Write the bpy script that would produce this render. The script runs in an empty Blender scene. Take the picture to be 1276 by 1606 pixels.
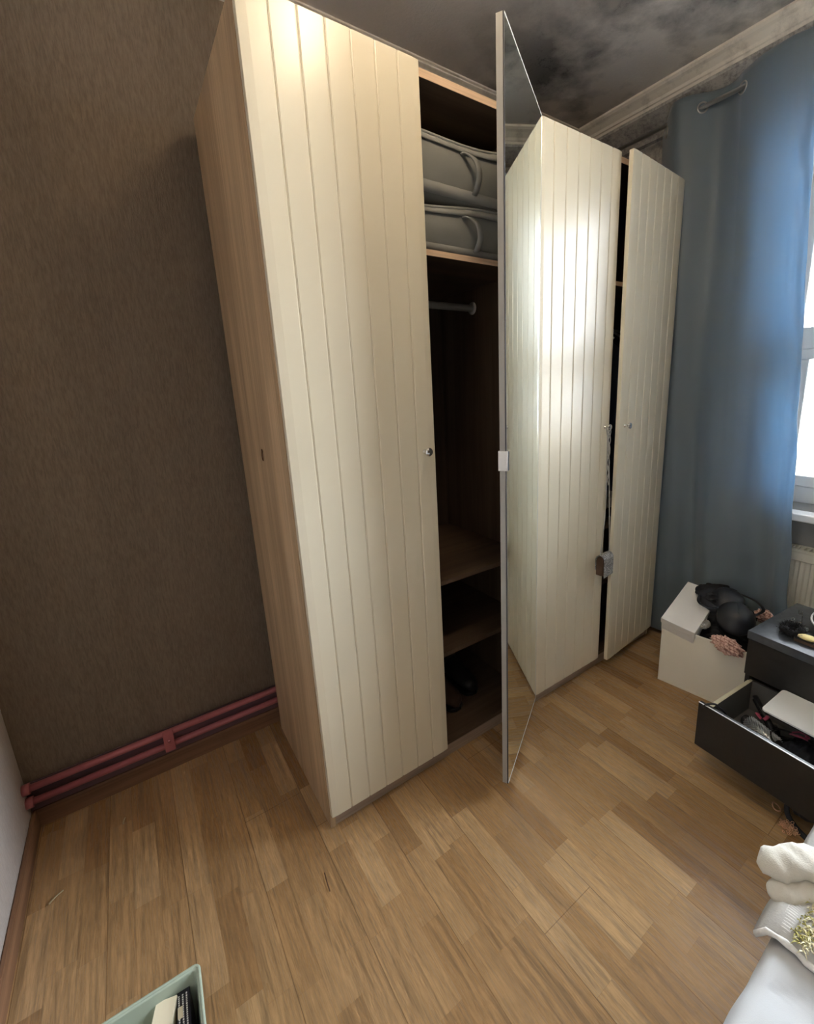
import bpy, bmesh, math, random
from mathutils import Vector, Matrix, noise
random.seed(7)
PI = math.pi
S = bpy.context.scene
C = S.collection

# ------------------------------------------------------------------ camera
cam_d = bpy.data.cameras.new('camera'); cam = bpy.data.objects.new('camera', cam_d); C.objects.link(cam)
S.camera = cam
cam_d.sensor_fit = 'HORIZONTAL'; cam_d.sensor_width = 36.0
cam_d.lens = 693.8 / 1276 * 36.0
cam_d.shift_x = -52.5 / 1276; cam_d.shift_y = -30.3 / 1276
cam_d.clip_start = 0.02
_X = Vector((0.81391556, -0.57961231, -0.03988777)); _Y = Vector((0.16540264, 0.16535587, 0.97226509)); _F = Vector((0.55694113, 0.79793923, -0.23045512))
cam.matrix_world = Matrix(((_X[0], _Y[0], -_F[0], -0.35916), (_X[1], _Y[1], -_F[1], -1.26777), (_X[2], _Y[2], -_F[2], 1.49080), (0, 0, 0, 1)))

# ------------------------------------------------------------------ world, lights, exposure
W = bpy.data.worlds.new('overcast sky'); S.world = W; W.use_nodes = True
_n = W.node_tree.nodes; _bg = _n['Background']
_bg.inputs[0].default_value = (0.86, 0.93, 1.0, 1); _bg.inputs[1].default_value = 38.0
S.view_settings.view_transform = 'Standard'; S.view_settings.look = 'None'
S.view_settings.exposure = 0.0; S.view_settings.gamma = 1.0
try: S.view_settings.use_curve_mapping = False
except Exception: pass
S.cycles.use_denoising = True
S.cycles.max_bounces = 10; S.cycles.diffuse_bounces = 8; S.cycles.glossy_bounces = 5
S.cycles.transparent_max_bounces = 12
S.cycles.sample_clamp_indirect = 40.0
WIN_Y0, WIN_Y1, WIN_Z0, WIN_Z1 = -1.95, -0.40, 0.86, 2.62
_l = bpy.data.lights.new('window_portal', 'AREA'); _l.shape = 'RECTANGLE'; _l.size = WIN_Z1 - WIN_Z0; _l.size_y = WIN_Y1 - WIN_Y0
_l.cycles.is_portal = True
_lo = bpy.data.objects.new('window_portal', _l); C.objects.link(_lo)
_lo.location = (2.42, (WIN_Y0 + WIN_Y1) / 2, (WIN_Z0 + WIN_Z1) / 2); _lo.rotation_euler = (0, PI / 2, 0)
_l.energy = 1
LAMP = Vector((0.40, -0.64, 2.775)); LAMP_L = 60.0; LAMP_COL = (1.0, 0.80, 0.55)

# ------------------------------------------------------------------ helpers
def tag(o, label=None, cat=None, group=None, kind=None):
    if label: o['label'] = label
    if cat: o['category'] = cat
    if group: o['group'] = group
    if kind: o['kind'] = kind
    return o

def thing(name, label, cat, loc=(0, 0, 0), rotz=0.0, group=None):
    o = bpy.data.objects.new(name, None); o.empty_display_size = 0.05; C.objects.link(o)
    o.location = loc; o.rotation_euler = (0, 0, rotz)
    return tag(o, label, cat, group)

def obj(name, bm, mat, parent=None, smooth=False, bevel=0.0, seg=2, loc=None, rot=None, subsurf=0, label=None):
    bmesh.ops.recalc_face_normals(bm, faces=bm.faces)
    me = bpy.data.meshes.new(name); bm.to_mesh(me); bm.free()
    if smooth:
        for p in me.polygons: p.use_smooth = True
    me.materials.append(mat)
    o = bpy.data.objects.new(name, me); C.objects.link(o)
    if parent: o.parent = parent
    if loc: o.location = loc
    if rot: o.rotation_euler = rot
    if bevel:
        m = o.modifiers.new('bevel', 'BEVEL'); m.width = bevel; m.segments = seg; m.limit_method = 'ANGLE'; m.angle_limit = math.radians(40)
    if subsurf:
        m = o.modifiers.new('subsurf', 'SUBSURF'); m.levels = subsurf; m.render_levels = subsurf
    if label: o['label'] = label
    return o

def bx(bm, x0, x1, y0, y1, z0, z1, M=None):
    vs = [bm.verts.new(Vector(p) if M is None else M @ Vector(p)) for p in
          ((x0, y0, z0), (x1, y0, z0), (x1, y1, z0), (x0, y1, z0), (x0, y0, z1), (x1, y0, z1), (x1, y1, z1), (x0, y1, z1))]
    for f in ((0, 3, 2, 1), (4, 5, 6, 7), (0, 1, 5, 4), (1, 2, 6, 5), (2, 3, 7, 6), (3, 0, 4, 7)):
        bm.faces.new([vs[i] for i in f])
    return bm

def box(*a, M=None): return bx(bmesh.new(), *a, M=M)

def prism(bm, poly, axis, a, b):
    """poly: 2D points; axis 2 -> (x,y) extruded along z; 0 -> (y,z) along x; 1 -> (x,z) along y"""
    def P(p, t):
        return (p[0], p[1], t) if axis == 2 else ((t, p[0], p[1]) if axis == 0 else (p[0], t, p[1]))
    A = [bm.verts.new(P(p, a)) for p in poly]; B = [bm.verts.new(P(p, b)) for p in poly]
    bm.faces.new(A); bm.faces.new(B[::-1])
    n = len(poly)
    for i in range(n): bm.faces.new((A[i], B[i], B[(i + 1) % n], A[(i + 1) % n]))
    return bm

def tube(bm, pts, r, n=10, closed=False, flat=1.0):
    pts = [Vector(p) for p in pts]; rings = []
    m = len(pts); up = None
    for i, p in enumerate(pts):
        if closed: t = pts[(i + 1) % m] - pts[i - 1]
        else: t = pts[min(i + 1, m - 1)] - pts[max(i - 1, 0)]
        t.normalize()
        if up is None:
            up = Vector((0, 0, 1)) if abs(t.z) < .9 else Vector((1, 0, 0))
        side = t.cross(up); side.normalize(); up = side.cross(t); up.normalize()
        rr = r[i] if isinstance(r, (list, tuple)) else r
        rings.append([bm.verts.new(p + side * math.cos(2 * PI * k / n) * rr + up * math.sin(2 * PI * k / n) * rr * flat) for k in range(n)])
    for i in range(m - (0 if closed else 1)):
        a, b = rings[i], rings[(i + 1) % m]
        for k in range(n): bm.faces.new((a[k], a[(k + 1) % n], b[(k + 1) % n], b[k]))
    if not closed:
        bm.faces.new(rings[0][::-1]); bm.faces.new(rings[-1])
    return bm

def lathe(bm, prof, M=None, n=24):
    """prof: (radius, height) list around local z"""
    M = M or Matrix.Identity(4); rings = []
    for r, h in prof:
        if r < 1e-6: rings.append([bm.verts.new(M @ Vector((0, 0, h)))])
        else: rings.append([bm.verts.new(M @ Vector((r * math.cos(2 * PI * k / n), r * math.sin(2 * PI * k / n), h))) for k in range(n)])
    for a, b in zip(rings, rings[1:]):
        for k in range(n):
            k2 = (k + 1) % n
            if len(a) == 1 and len(b) == 1: continue
            if len(a) == 1: bm.faces.new((a[0], b[k2], b[k]))
            elif len(b) == 1: bm.faces.new((a[k], a[k2], b[0]))
            else: bm.faces.new((a[k], a[k2], b[k2], b[k]))
    for e in (rings[0], rings[-1]):
        if len(e) > 1: bm.faces.new(e)
    return bm

def sheet(nu, nv, fn, thick=0.0):
    """grid surface fn(u,v)->point; optional thickness by solidify done by caller"""
    bm = bmesh.new(); g = [[bm.verts.new(fn(i / nu, j / nv)) for j in range(nv + 1)] for i in range(nu + 1)]
    for i in range(nu):
        for j in range(nv): bm.faces.new((g[i][j], g[i + 1][j], g[i + 1][j + 1], g[i][j + 1]))
    return bm

def solid(o, t, off=-1):
    m = o.modifiers.new('solidify', 'SOLIDIFY'); m.thickness = t; m.offset = off; return o

def crumple(rx, ry, rz, amp=.25, freq=3.0, seed=0, sub=5, floor=None, ridge=True):
    """crumpled cloth lump"""
    bm = bmesh.new(); bmesh.ops.create_icosphere(bm, subdivisions=sub, radius=1)
    off = Vector((seed * 3.1, seed * 1.7, seed * 5.3))
    for v in bm.verts:
        d = v.co.normalized()
        n1 = noise.noise(d * freq + off); n2 = noise.noise(d * freq * 2.3 + off * 2)
        k = (1 - abs(n1) * 2.2) if ridge else n1 * 2
        s = 1 + amp * (k + n2 * .7)
        v.co = Vector((d.x * rx * s, d.y * ry * s, d.z * rz * s))
        if floor is not None and v.co.z < floor: v.co.z = floor + (v.co.z - floor) * .06
    return bm

def smooth_path(pts, n=6):
    """Catmull-Rom"""
    P = [Vector(p) for p in pts]; P = [P[0] * 2 - P[1]] + P + [P[-1] * 2 - P[-2]]; out = []
    for i in range(1, len(P) - 2):
        for k in range(n):
            t = k / n; a, b, c, d = P[i - 1:i + 3]
            out.append(.5 * ((2 * b) + (c - a) * t + (2 * a - 5 * b + 4 * c - d) * t * t + (3 * b - a - 3 * c + d) * t ** 3))
    out.append(P[-2]); return out

# ------------------------------------------------------------------ materials
class NT:
    def __init__(s, name):
        s.m = bpy.data.materials.new(name); s.m.use_nodes = True; s.t = s.m.node_tree; s.b = s.t.nodes['Principled BSDF']
        s.out = s.t.nodes['Material Output']
    def n(s, typ, **k):
        q = s.t.nodes.new(typ)
        for a, v in k.items():
            if a.startswith('i_'): q.inputs[a[2:].replace('_', ' ')].default_value = v
            else: setattr(q, a, v)
        return q
    def l(s, a, b): s.t.links.new(a, b)
    def coord(s, scale=(1, 1, 1), rot=(0, 0, 0), kind='Object'):
        tc = s.n('ShaderNodeTexCoord'); mp = s.n('ShaderNodeMapping')
        mp.inputs['Scale'].default_value = scale; mp.inputs['Rotation'].default_value = rot
        s.l(tc.outputs[kind], mp.inputs[0]); return mp.outputs[0]
    def noise(s, vec, scale, detail=4, rough=.55, dist=0):
        q = s.n('ShaderNodeTexNoise'); q.inputs['Scale'].default_value = scale; q.inputs['Detail'].default_value = detail
        q.inputs['Roughness'].default_value = rough; q.inputs['Distortion'].default_value = dist
        s.l(vec, q.inputs['Vector']); return q.outputs['Fac']
    def ramp(s, fac, stops):
        q = s.n('ShaderNodeValToRGB'); e = q.color_ramp.elements
        while len(e) < len(stops): e.new(.5)
        for i, (p, c) in enumerate(stops):
            e[i].position = p; e[i].color = (c[0], c[1], c[2], 1) if not isinstance(c, (int, float)) else (c, c, c, 1)
        s.l(fac, q.inputs[0]); return q.outputs[0]
    def mix(s, fac, a, b, mode='MIX'):
        q = s.n('ShaderNodeMix', data_type='RGBA', blend_type=mode)
        for sock, v in ((q.inputs[0], fac), (q.inputs[6], a), (q.inputs[7], b)):
            if isinstance(v, (int, float)): sock.default_value = v
            elif isinstance(v, (tuple, list)): sock.default_value = (v[0], v[1], v[2], 1)
            else: s.l(v, sock)
        return q.outputs[2]
    def math(s, op, a, b=None, c=None):
        q = s.n('ShaderNodeMath', operation=op)
        for i, v in enumerate((a, b, c)):
            if v is None: continue
            if isinstance(v, (int, float)): q.inputs[i].default_value = v
            else: s.l(v, q.inputs[i])
        return q.outputs[0]
    def bump(s, h, strength=.2, dist=.002):
        q = s.n('ShaderNodeBump'); q.inputs['Strength'].default_value = strength; q.inputs['Distance'].default_value = dist
        s.l(h, q.inputs['Height']); s.l(q.outputs[0], s.b.inputs['Normal']); return q
    def col(s, v):
        if isinstance(v, (tuple, list)): s.b.inputs['Base Color'].default_value = (v[0], v[1], v[2], 1)
        else: s.l(v, s.b.inputs['Base Color'])
    def set(s, **k):
        for a, v in k.items(): s.b.inputs[a.replace('_', ' ')].default_value = v
        return s

def simple(name, col, rough=.5, metal=0.0, var=.0, scale=20, bump=0.0, bscale=200, bdist=.001, **k):
    t = NT(name); t.set(Roughness=rough, Metallic=metal, **k)
    co = t.coord()
    if var:
        f = t.noise(co, scale, 5)
        t.col(t.mix(f, tuple(c * (1 - var) for c in col), tuple(min(1, c * (1 + var)) for c in col)))
    else: t.col(col)
    if bump: t.bump(t.noise(co, bscale, 3), bump, bdist)
    return t.m

def wood(name, dark, light, axis='z', rough=.5, tiny=1.0, contrast=(.35, .65), bump=.12):
    t = NT(name); t.set(Roughness=rough)
    sc = {'z': (14, 14, .6), 'x': (.6, 14, 14), 'y': (14, .6, 14)}[axis]
    fs = {'z': (120, 120, 3), 'x': (3, 120, 120), 'y': (120, 3, 120)}[axis]
    a = t.noise(t.coord(sc), 1.0 * tiny, 3, .6, .4); b = t.noise(t.coord(fs), 1.0, 3, .6)
    c = t.ramp(a, [(contrast[0], dark), (contrast[1], light)])
    f = t.ramp(b, [(.35, .82), (.62, 1.06)])
    t.col(t.mix(1.0, c, f, 'MULTIPLY')); t.bump(b, bump, .0006)
    return t.m

def floor_material():
    t = NT('laminate oak three strip'); t.set(Roughness=.26)
    tc = t.n('ShaderNodeTexCoord'); sp = t.n('ShaderNodeSeparateXYZ'); t.l(tc.outputs['Object'], sp.inputs[0])
    X, Y = sp.outputs[0], sp.outputs[1]
    sw = .2 / 3
    xs = t.math('DIVIDE', t.math('SUBTRACT', X, -.04), sw); si = t.math('FLOOR', xs); fx = t.math('FRACT', xs)
    xb = t.math('DIVIDE', t.math('SUBTRACT', X, -.04), .2); bi = t.math('FLOOR', xb); fb = t.math('FRACT', xb)
    wn = t.n('ShaderNodeTexWhiteNoise', noise_dimensions='1D'); t.l(si, wn.inputs['W'])
    yo = t.math('ADD', t.math('DIVIDE', Y, .30), t.math('MULTIPLY', wn.outputs['Value'], 7.3)); yi = t.math('FLOOR', yo); fy = t.math('FRACT', yo)
    cv = t.n('ShaderNodeCombineXYZ'); t.l(si, cv.inputs[0]); t.l(yi, cv.inputs[1])
    w2 = t.n('ShaderNodeTexWhiteNoise', noise_dimensions='2D'); t.l(cv.outputs[0], w2.inputs['Vector'])
    tone = t.ramp(w2.outputs['Value'], [(0, (.30, .172, .076)), (.3, (.36, .218, .102)), (.65, (.40, .25, .122)), (1, (.475, .312, .162))])
    # grain, shifted per strip
    gc = t.n('ShaderNodeCombineXYZ'); t.l(t.math('MULTIPLY', X, 90), gc.inputs[0]); t.l(t.math('ADD', t.math('MULTIPLY', Y, 4.5), t.math('MULTIPLY', w2.outputs['Value'], 40)), gc.inputs[1]); t.l(si, gc.inputs[2])
    g = t.noise(gc.outputs[0], 1.0, 4, .65, .6)
    gc2 = t.n('ShaderNodeCombineXYZ'); t.l(t.math('MULTIPLY', X, 300), gc2.inputs[0]); t.l(t.math('MULTIPLY', Y, 22), gc2.inputs[1]); t.l(si, gc2.inputs[2])
    g2 = t.noise(gc2.outputs[0], 1.0, 2, .6)
    c = t.mix(1.0, tone, t.ramp(g, [(.32, .62), (.60, 1.10)]), 'MULTIPLY')
    c = t.mix(1.0, c, t.ramp(g2, [(.32, .84), (.6, 1.05)]), 'MULTIPLY')
    big = t.noise(t.coord((1, 1, 1)), 2.0, 3)
    c = t.mix(1.0, c, t.ramp(big, [(.3, .93), (.7, 1.05)]), 'MULTIPLY')
    # seams: board edges darker, strip edges faint
    def edge(f, w): return t.math('LESS_THAN', t.math('MINIMUM', f, t.math('SUBTRACT', 1, f)), w)
    wb = t.n('ShaderNodeTexWhiteNoise', noise_dimensions='1D'); t.l(bi, wb.inputs['W'])
    fe = t.math('FRACT', t.math('ADD', t.math('DIVIDE', Y, 1.28), t.math('MULTIPLY', wb.outputs['Value'], 5.1)))
    seam = t.math('MAXIMUM', edge(fb, .0055), edge(fe, .0009)); ss = t.math('MAXIMUM', edge(fx, .010), edge(fy, .002))
    c = t.mix(t.math('MULTIPLY', ss, .22), c, (.16, .08, .035)); c = t.mix(t.math('MULTIPLY', seam, .5), c, (.09, .045, .02))
    t.col(c)
    h = t.math('SUBTRACT', t.math('MULTIPLY', g2, .3), seam); t.bump(h, .25, .0006)
    t.l(t.ramp(g, [(.3, .32), (.7, .22)]), t.b.inputs['Roughness'])
    return t.m

def wallpaper(name, c1, c2, strength=.5, rough=.85, stripes=True):
    t = NT(name); t.set(Roughness=rough)
    a = t.noise(t.coord((210, 210, 30)), 1.0, 4, .7, .3); b = t.noise(t.coord((5, 5, .12)), 1.0, 2); d = t.noise(t.coord((420, 420, 160)), 1.0, 2)
    c = t.mix(t.ramp(a, [(.35, 0.0), (.65, 1.0)]), c1, c2)
    if stripes: c = t.mix(1.0, c, t.ramp(b, [(.4, .90), (.6, 1.06)]), 'MULTIPLY')
    t.col(c); t.bump(t.math('ADD', a, t.math('MULTIPLY', d, .5)), strength, .003); return t.m

def ceiling_material():
    t = NT('stained ceiling paint'); t.set(Roughness=.9)
    co = t.coord((1, 1, 1)); sp = t.n('ShaderNodeSeparateXYZ'); t.l(co, sp.inputs[0])
    n1 = t.noise(t.coord((1.0, 1.0, 1)), 2.3, 3, .5, .3); n2 = t.noise(t.coord((1.0, 1.0, 1)), 9, 6, .62, .2); n3 = t.noise(co, 90, 3, .7)
    # mould grows towards the window-side corner
    near = t.ramp(t.math('ADD', t.math('MULTIPLY', sp.outputs[0], .5), t.math('MULTIPLY', t.noise(co, 1.6, 3), .25)), [(.52, 0.0), (.86, 1.0)])
    m = t.math('MULTIPLY', t.ramp(t.math('ADD', t.math('MULTIPLY', n1, .72), t.math('MULTIPLY', n2, .28)), [(.40, 0.04), (.58, 1.0)]), near)
    m2 = t.math('MULTIPLY', t.ramp(t.noise(co, 34, 5, .8), [(.55, 0.0), (.68, 1.0)]), m)
    m = t.math('MINIMUM', t.math('ADD', t.math('MULTIPLY', m, .86), t.math('MULTIPLY', m2, .20)), .93)
    base = t.mix(n3, (.74, .69, .63), (.82, .77, .71))
    t.col(t.mix(m, base, (.045, .045, .05))); t.bump(t.math('ADD', n3, n2), .35, .003); return t.m

def mouldy_wall():
    t = NT('mouldy grey wallpaper'); t.set(Roughness=.9)
    co = t.coord((1, 1, 1)); n2 = t.noise(co, 9, 6, .7, .3); n3 = t.noise(co, 60, 4, .75)
    m = t.ramp(t.math('ADD', t.math('MULTIPLY', n2, .5), t.math('MULTIPLY', n3, .5)), [(.44, 0.0), (.62, .8)])
    t.col(t.mix(m, (.46, .44, .42), (.13, .125, .13))); t.bump(n3, .4, .003); return t.m

def speckle(name, base, spot, scale=22, lo=.56, hi=.7, amt=.6, rough=.6):
    t = NT(name); t.set(Roughness=rough); co = t.coord()
    m = t.math('MULTIPLY', t.ramp(t.noise(co, scale, 6, .7), [(lo, 0.0), (hi, 1.0)]), amt)
    t.col(t.mix(m, base, spot)); t.bump(t.noise(co, 80, 3), .15, .001); return t.m

def fabric(name, c, rough=.9, var=.2, weave=900, bump=.3, sheen=.0, scale=8):
    t = NT(name); t.set(Roughness=rough)
    if sheen: t.set(**{'Sheen_Weight': sheen, 'Sheen_Roughness': .4})
    co = t.coord(); f = t.noise(co, scale, 5); w = t.noise(co, weave, 2)
    t.col(t.mix(f, tuple(x * (1 - var) for x in c), tuple(min(1, x * (1 + var)) for x in c))); t.bump(w, bump, .0008); return t.m

def curtain_material():
    t = NT('blue grey satin blackout curtain'); co = t.coord()
    f = t.noise(t.coord((1, 1, .3)), 6, 4); w = t.noise(t.coord((1, 1, 1)), 700, 2)
    c = t.mix(f, (.155, .195, .225), (.21, .255, .285)); t.col(c); t.set(Roughness=.36)
    t.set(Sheen_Weight=.5, Sheen_Roughness=.5)
    t.bump(t.math('ADD', w, t.math('MULTIPLY', t.noise(t.coord((1, 1, .35)), 16, 3), 3.0)), .25, .002)
    tr = t.n('ShaderNodeBsdfTranslucent'); tr.inputs[0].default_value = (.40, .62, .84, 1)
    mx = t.n('ShaderNodeMixShader'); mx.inputs[0].default_value = .30
    t.l(t.b.outputs[0], mx.inputs[1]); t.l(tr.outputs[0], mx.inputs[2]); t.l(mx.outputs[0], t.out.inputs[0]); return t.m

def plaid(name):
    t = NT(name); t.set(Roughness=.85); tc = t.n('ShaderNodeTexCoord'); sp = t.n('ShaderNodeSeparateXYZ'); t.l(tc.outputs['Object'], sp.inputs[0])
    def band(s, k, lo): return t.math('GREATER_THAN', t.math('FRACT', t.math('MULTIPLY', s, k)), lo)
    a = band(t.math('ADD', sp.outputs[0], sp.outputs[2]), 55, .72); b = band(t.math('SUBTRACT', sp.outputs[1], t.math('MULTIPLY', sp.outputs[2], .6)), 55, .72)
    c = t.mix(t.math('MULTIPLY', a, .65), (.66, .44, .37), (.22, .08, .06)); c = t.mix(t.math('MULTIPLY', b, .55), c, (.25, .10, .08)); t.col(c); return t.m

M = {}
M['floor'] = floor_material()
M['brown_paper'] = wallpaper('brown textured wallpaper', (.130, .097, .066), (.190, .144, .102), .45)
M['pale_paper'] = wallpaper('pale grey textured wallpaper', (.42, .375, .345), (.50, .455, .425), .35, stripes=False)
M['ceiling'] = ceiling_material(); M['mouldy'] = mouldy_wall()
M['cornice'] = speckle('aged white cornice paint', (.78, .74, .67), (.22, .20, .18), 12, .5, .7, .45)
M['sill_wall'] = simple('grey painted wall under sill', (.26, .26, .255), .85, var=.1, bump=.3, bscale=120)
M['white_pvc'] = simple('white window frame', (.80, .82, .84), .35)
M['skirting'] = wood('reddish oak skirting', (.17, .085, .045), (.27, .145, .08), 'x', .5)
M['skirting_y'] = wood('reddish oak skirting side', (.17, .085, .045), (.27, .145, .08), 'y', .5)
M['pipe'] = simple('dusty rose pipe paint', (.38, .115, .125), .45, var=.15, scale=30)
M['pipe_back'] = simple('mauve painted wall strip', (.13, .075, .085), .6, var=.15)
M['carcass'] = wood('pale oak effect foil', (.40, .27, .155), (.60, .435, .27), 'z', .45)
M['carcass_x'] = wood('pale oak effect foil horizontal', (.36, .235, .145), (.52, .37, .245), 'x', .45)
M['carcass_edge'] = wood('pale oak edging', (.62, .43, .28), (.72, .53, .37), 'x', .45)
M['carcass_in'] = wood('shade darkened oak interior foil', (.066, .040, .024), (.115, .073, .045), 'x', .5)  # shade inside the cabinet is put into this oak's base colour
M['carcass_in_z'] = wood('shade darkened oak interior foil upright', (.066, .040, .024), (.115, .073, .045), 'z', .5)  # same painted-in shade, grain running upright
M['plinth'] = wood('greyish oak plinth', (.34, .25, .185), (.42, .32, .245), 'x', .5)
M['door'] = simple('cream foil door', (.71, .655, .515), .28, var=.03, scale=5, bump=.05, bscale=260, bdist=.0006)
M['door_edge'] = simple('grey white door edge', (.34, .34, .325), .4)
M['chrome'] = simple('chrome', (.75, .75, .76), .12, 1.0)
M['rail_metal'] = simple('satin white rail', (.6, .58, .54), .35, .3)
M['nickel'] = simple('brushed rod metal', (.55, .57, .58), .28, .9)
t_ = NT('silvered mirror glass'); t_.set(Roughness=.015, Metallic=1.0); t_.col((.80, .86, .82)); M['mirror'] = t_.m
M['mirror_rim'] = simple('bevelled mirror rim', (.86, .87, .84), .2, .2)
M['tape'] = simple('dark sealing strip', (.03, .03, .035), .6)
M['curtain'] = curtain_material()
M['radiator'] = speckle('cream radiator enamel', (.62, .61, .53), (.3, .28, .22), 30, .62, .75, .35, .4)
M['radiator_slot'] = simple('dark radiator inside', (.08, .08, .08), .8)
M['bag_grey'] = fabric('grey storage fabric', (.20, .205, .195), .8, .15, 500, .35)
M['bag_trim'] = fabric('light grey piping fabric', (.27, .275, .265), .6, .12, 500, .3)
M['black_cloth'] = fabric('black cotton', (.012, .013, .016), .85, .3, 500, .4)
M['black_satin'] = fabric('black smooth lining', (.014, .016, .022), .45, .3, 500, .2)
M['navy'] = fabric('navy wool', (.018, .028, .055), .9, .3, 500, .5, .2)
M['grey_knit'] = fabric('pale grey knit', (.42, .41, .39), .9, .2, 400, .5)
M['plaid'] = plaid('pink plaid cotton')
M['cardboard_white'] = simple('off white coated board', (.82, .79, .69), .55, var=.04, scale=6, bump=.08, bscale=120)
M['white_card'] = simple('white shoe box card', (.80, .79, .77), .45, var=.03)
M['ebony'] = simple('black brown wood foil', (.018, .017, .017), .38, var=.25, scale=60, bump=.08, bscale=300)
M['ebony_top'] = simple('dusty black top with reflection tint', (.060, .068, .078), .26, var=.35, scale=40, bump=.08, bscale=300)  # dust tone, with the bluish window reflection also put into the base colour
M['drawer_in'] = simple('grey drawer liner', (.12, .115, .11), .6)
M['drawer_rim'] = simple('pale drawer rim', (.62, .58, .42), .5)
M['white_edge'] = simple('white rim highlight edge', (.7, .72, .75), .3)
M['paper_white'] = simple('white board', (.82, .84, .84), .35)
M['black_plastic'] = simple('black plastic', (.012, .012, .013), .3)
M['rose_plastic'] = simple('dusty pink plastic', (.42, .07, .13), .35)
M['fur'] = fabric('black fluffy fur', (.010, .010, .012), 1.0, .3, 300, 1.0)
M['gold'] = simple('rose gold metal', (.95, .62, .42), .3, .8)
M['sage'] = simple('sage green plastic', (.37, .44, .36), .38, var=.04)
M['cream_card'] = simple('cream carton', (.74, .69, .53), .5, var=.05)
M['dark_card'] = simple('black carton', (.012, .013, .025), .35)
M['wine_card'] = simple('wine red carton', (.09, .025, .03), .45)
M['sheet'] = fabric('pale blue white sheet', (.48, .50, .52), .9, .06, 700, .25, scale=5)
M['quilt'] = fabric('white woven throw', (.46, .46, .45), .95, .08, 260, .9, scale=12)
M['lace'] = fabric('white crochet lace', (.72, .72, .71), .95, .2, 300, 1.0, scale=120)
M['cream_throw'] = fabric('cream fleece throw', (.58, .56, .50), .95, .08, 350, .8)
M['olive_tuft'] = fabric('olive and straw tufts', (.40, .37, .13), .95, .45, 300, .8, scale=60)
M['olive_pale'] = fabric('straw tufts', (.74, .70, .50), .95, .3, 300, .8, scale=60)
M['suede'] = fabric('brown suede', (.07, .038, .022), .85, .3, 300, .4)
M['boot_black'] = simple('black boot leather', (.012, .011, .011), .5, bump=.2)
M['straw'] = simple('dried scrap', (.45, .36, .22), .8)
M['scrap_dark'] = simple('dark splinter', (.10, .045, .02), .8)
M['brick'] = simple('yellow brick facade', (.34, .27, .17), .9, var=.2, scale=3)
M['grass_out'] = simple('pale paving outside', (.78, .77, .75), .9, var=.1, scale=2)
M['opal'] = None
_t = NT('opal lamp glass'); _t.col((.9, .85, .75)); _t.b.inputs['Emission Color'].default_value = (*LAMP_COL, 1); _t.b.inputs['Emission Strength'].default_value = LAMP_L; M['opal'] = _t.m

# purse pattern
_t = NT('silver patterned leather'); _t.set(Roughness=.4)
_v = _t.n('ShaderNodeTexVoronoi'); _v.inputs['Scale'].default_value = 140; _t.l(_t.coord((1, .6, 1)), _v.inputs['Vector'])
_t.col(_t.mix(_t.ramp(_v.outputs['Distance'], [(.25, 0.0), (.55, 1.0)]), (.52, .52, .50), (.20, .20, .20))); M['purse'] = _t.m
_t = NT('glass clear'); _t.set(Roughness=.0, IOR=1.45); _t.b.inputs['Transmission Weight'].default_value = 1.0; _t.col((.98, 1, 1))
_tr = _t.n('ShaderNodeBsdfTransparent'); _gl = _t.n('ShaderNodeBsdfGlossy'); _gl.inputs['Roughness'].default_value = .02
_fr = _t.n('ShaderNodeFresnel'); _mx = _t.n('ShaderNodeMixShader'); _t.l(_fr.outputs[0], _mx.inputs[0]); _t.l(_tr.outputs[0], _mx.inputs[1]); _t.l(_gl.outputs[0], _mx.inputs[2]); _t.l(_mx.outputs[0], _t.out.inputs[0]); M['glass'] = _t.m

# ------------------------------------------------------------------ room
LX, RX, BY, FY, CZ = -.858, 2.20, .665, -3.2, 2.87
def struct(name, bm, m, **k):
    o = obj(name, bm, m, **k); o['kind'] = 'structure'; return o
struct('floor', box(LX - .1, RX + .3, FY - .1, BY + .1, -.12, 0), M['floor'])
struct('ceiling', box(LX - .1, RX + .35, FY - .1, BY + .1, CZ, CZ + .12), M['ceiling'])
struct('wall_back', box(LX - .1, RX + .3, BY, BY + .1, -.1, CZ + .1), M['brown_paper'])
struct('wall_left', box(LX - .1, LX, FY - .1, BY, -.1, CZ + .1), M['pale_paper'])
struct('wall_front', box(LX - .1, RX + .3, FY - .1, FY, -.1, CZ + .1), M['brown_paper'])
# window wall with opening
bm = bmesh.new(); T = .30
bx(bm, RX, RX + T, WIN_Y1, BY, 0, CZ); bx(bm, RX, RX + T, FY, WIN_Y0, 0, CZ); bx(bm, RX, RX + T, WIN_Y0, WIN_Y1, WIN_Z1, CZ)
struct('wall_right', bm, M['mouldy'])
struct('wall_sill', box(RX, RX + T, WIN_Y0, WIN_Y1, 0, WIN_Z0 - .005), M['sill_wall'])
# cornices: profile, then run
def cornice_back():
    y0 = BY
    pr = [(y0, CZ), (y0 - .068, CZ), (y0 - .068, CZ - .006), (y0 - .060, CZ - .009), (y0 - .060, CZ - .014), (y0 - .045, CZ - .020), (y0 - .030, CZ - .032), (y0 - .022, CZ - .035), (y0 - .022, CZ - .041), (y0 - .010, CZ - .044), (y0 - .008, CZ - .052), (y0, CZ - .054)]
    return prism(bmesh.new(), pr, 0, LX, RX)
struct('trim_1', cornice_back(), M['cornice'])
def cornice_win():
    x0 = RX
    pr = [(x0, CZ), (x0 - .215, CZ), (x0 - .215, CZ - .010), (x0 - .205, CZ - .018), (x0 - .190, CZ - .024), (x0 - .165, CZ - .040), (x0 - .158, CZ - .050), (x0 - .150, CZ - .052), (x0 - .145, CZ - .060)]
    return prism(bmesh.new(), pr + [(x0 - .145, CZ - .062), (x0, CZ - .062)], 1, FY, BY)
struct('trim_2', cornice_win(), M['cornice'])
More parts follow.
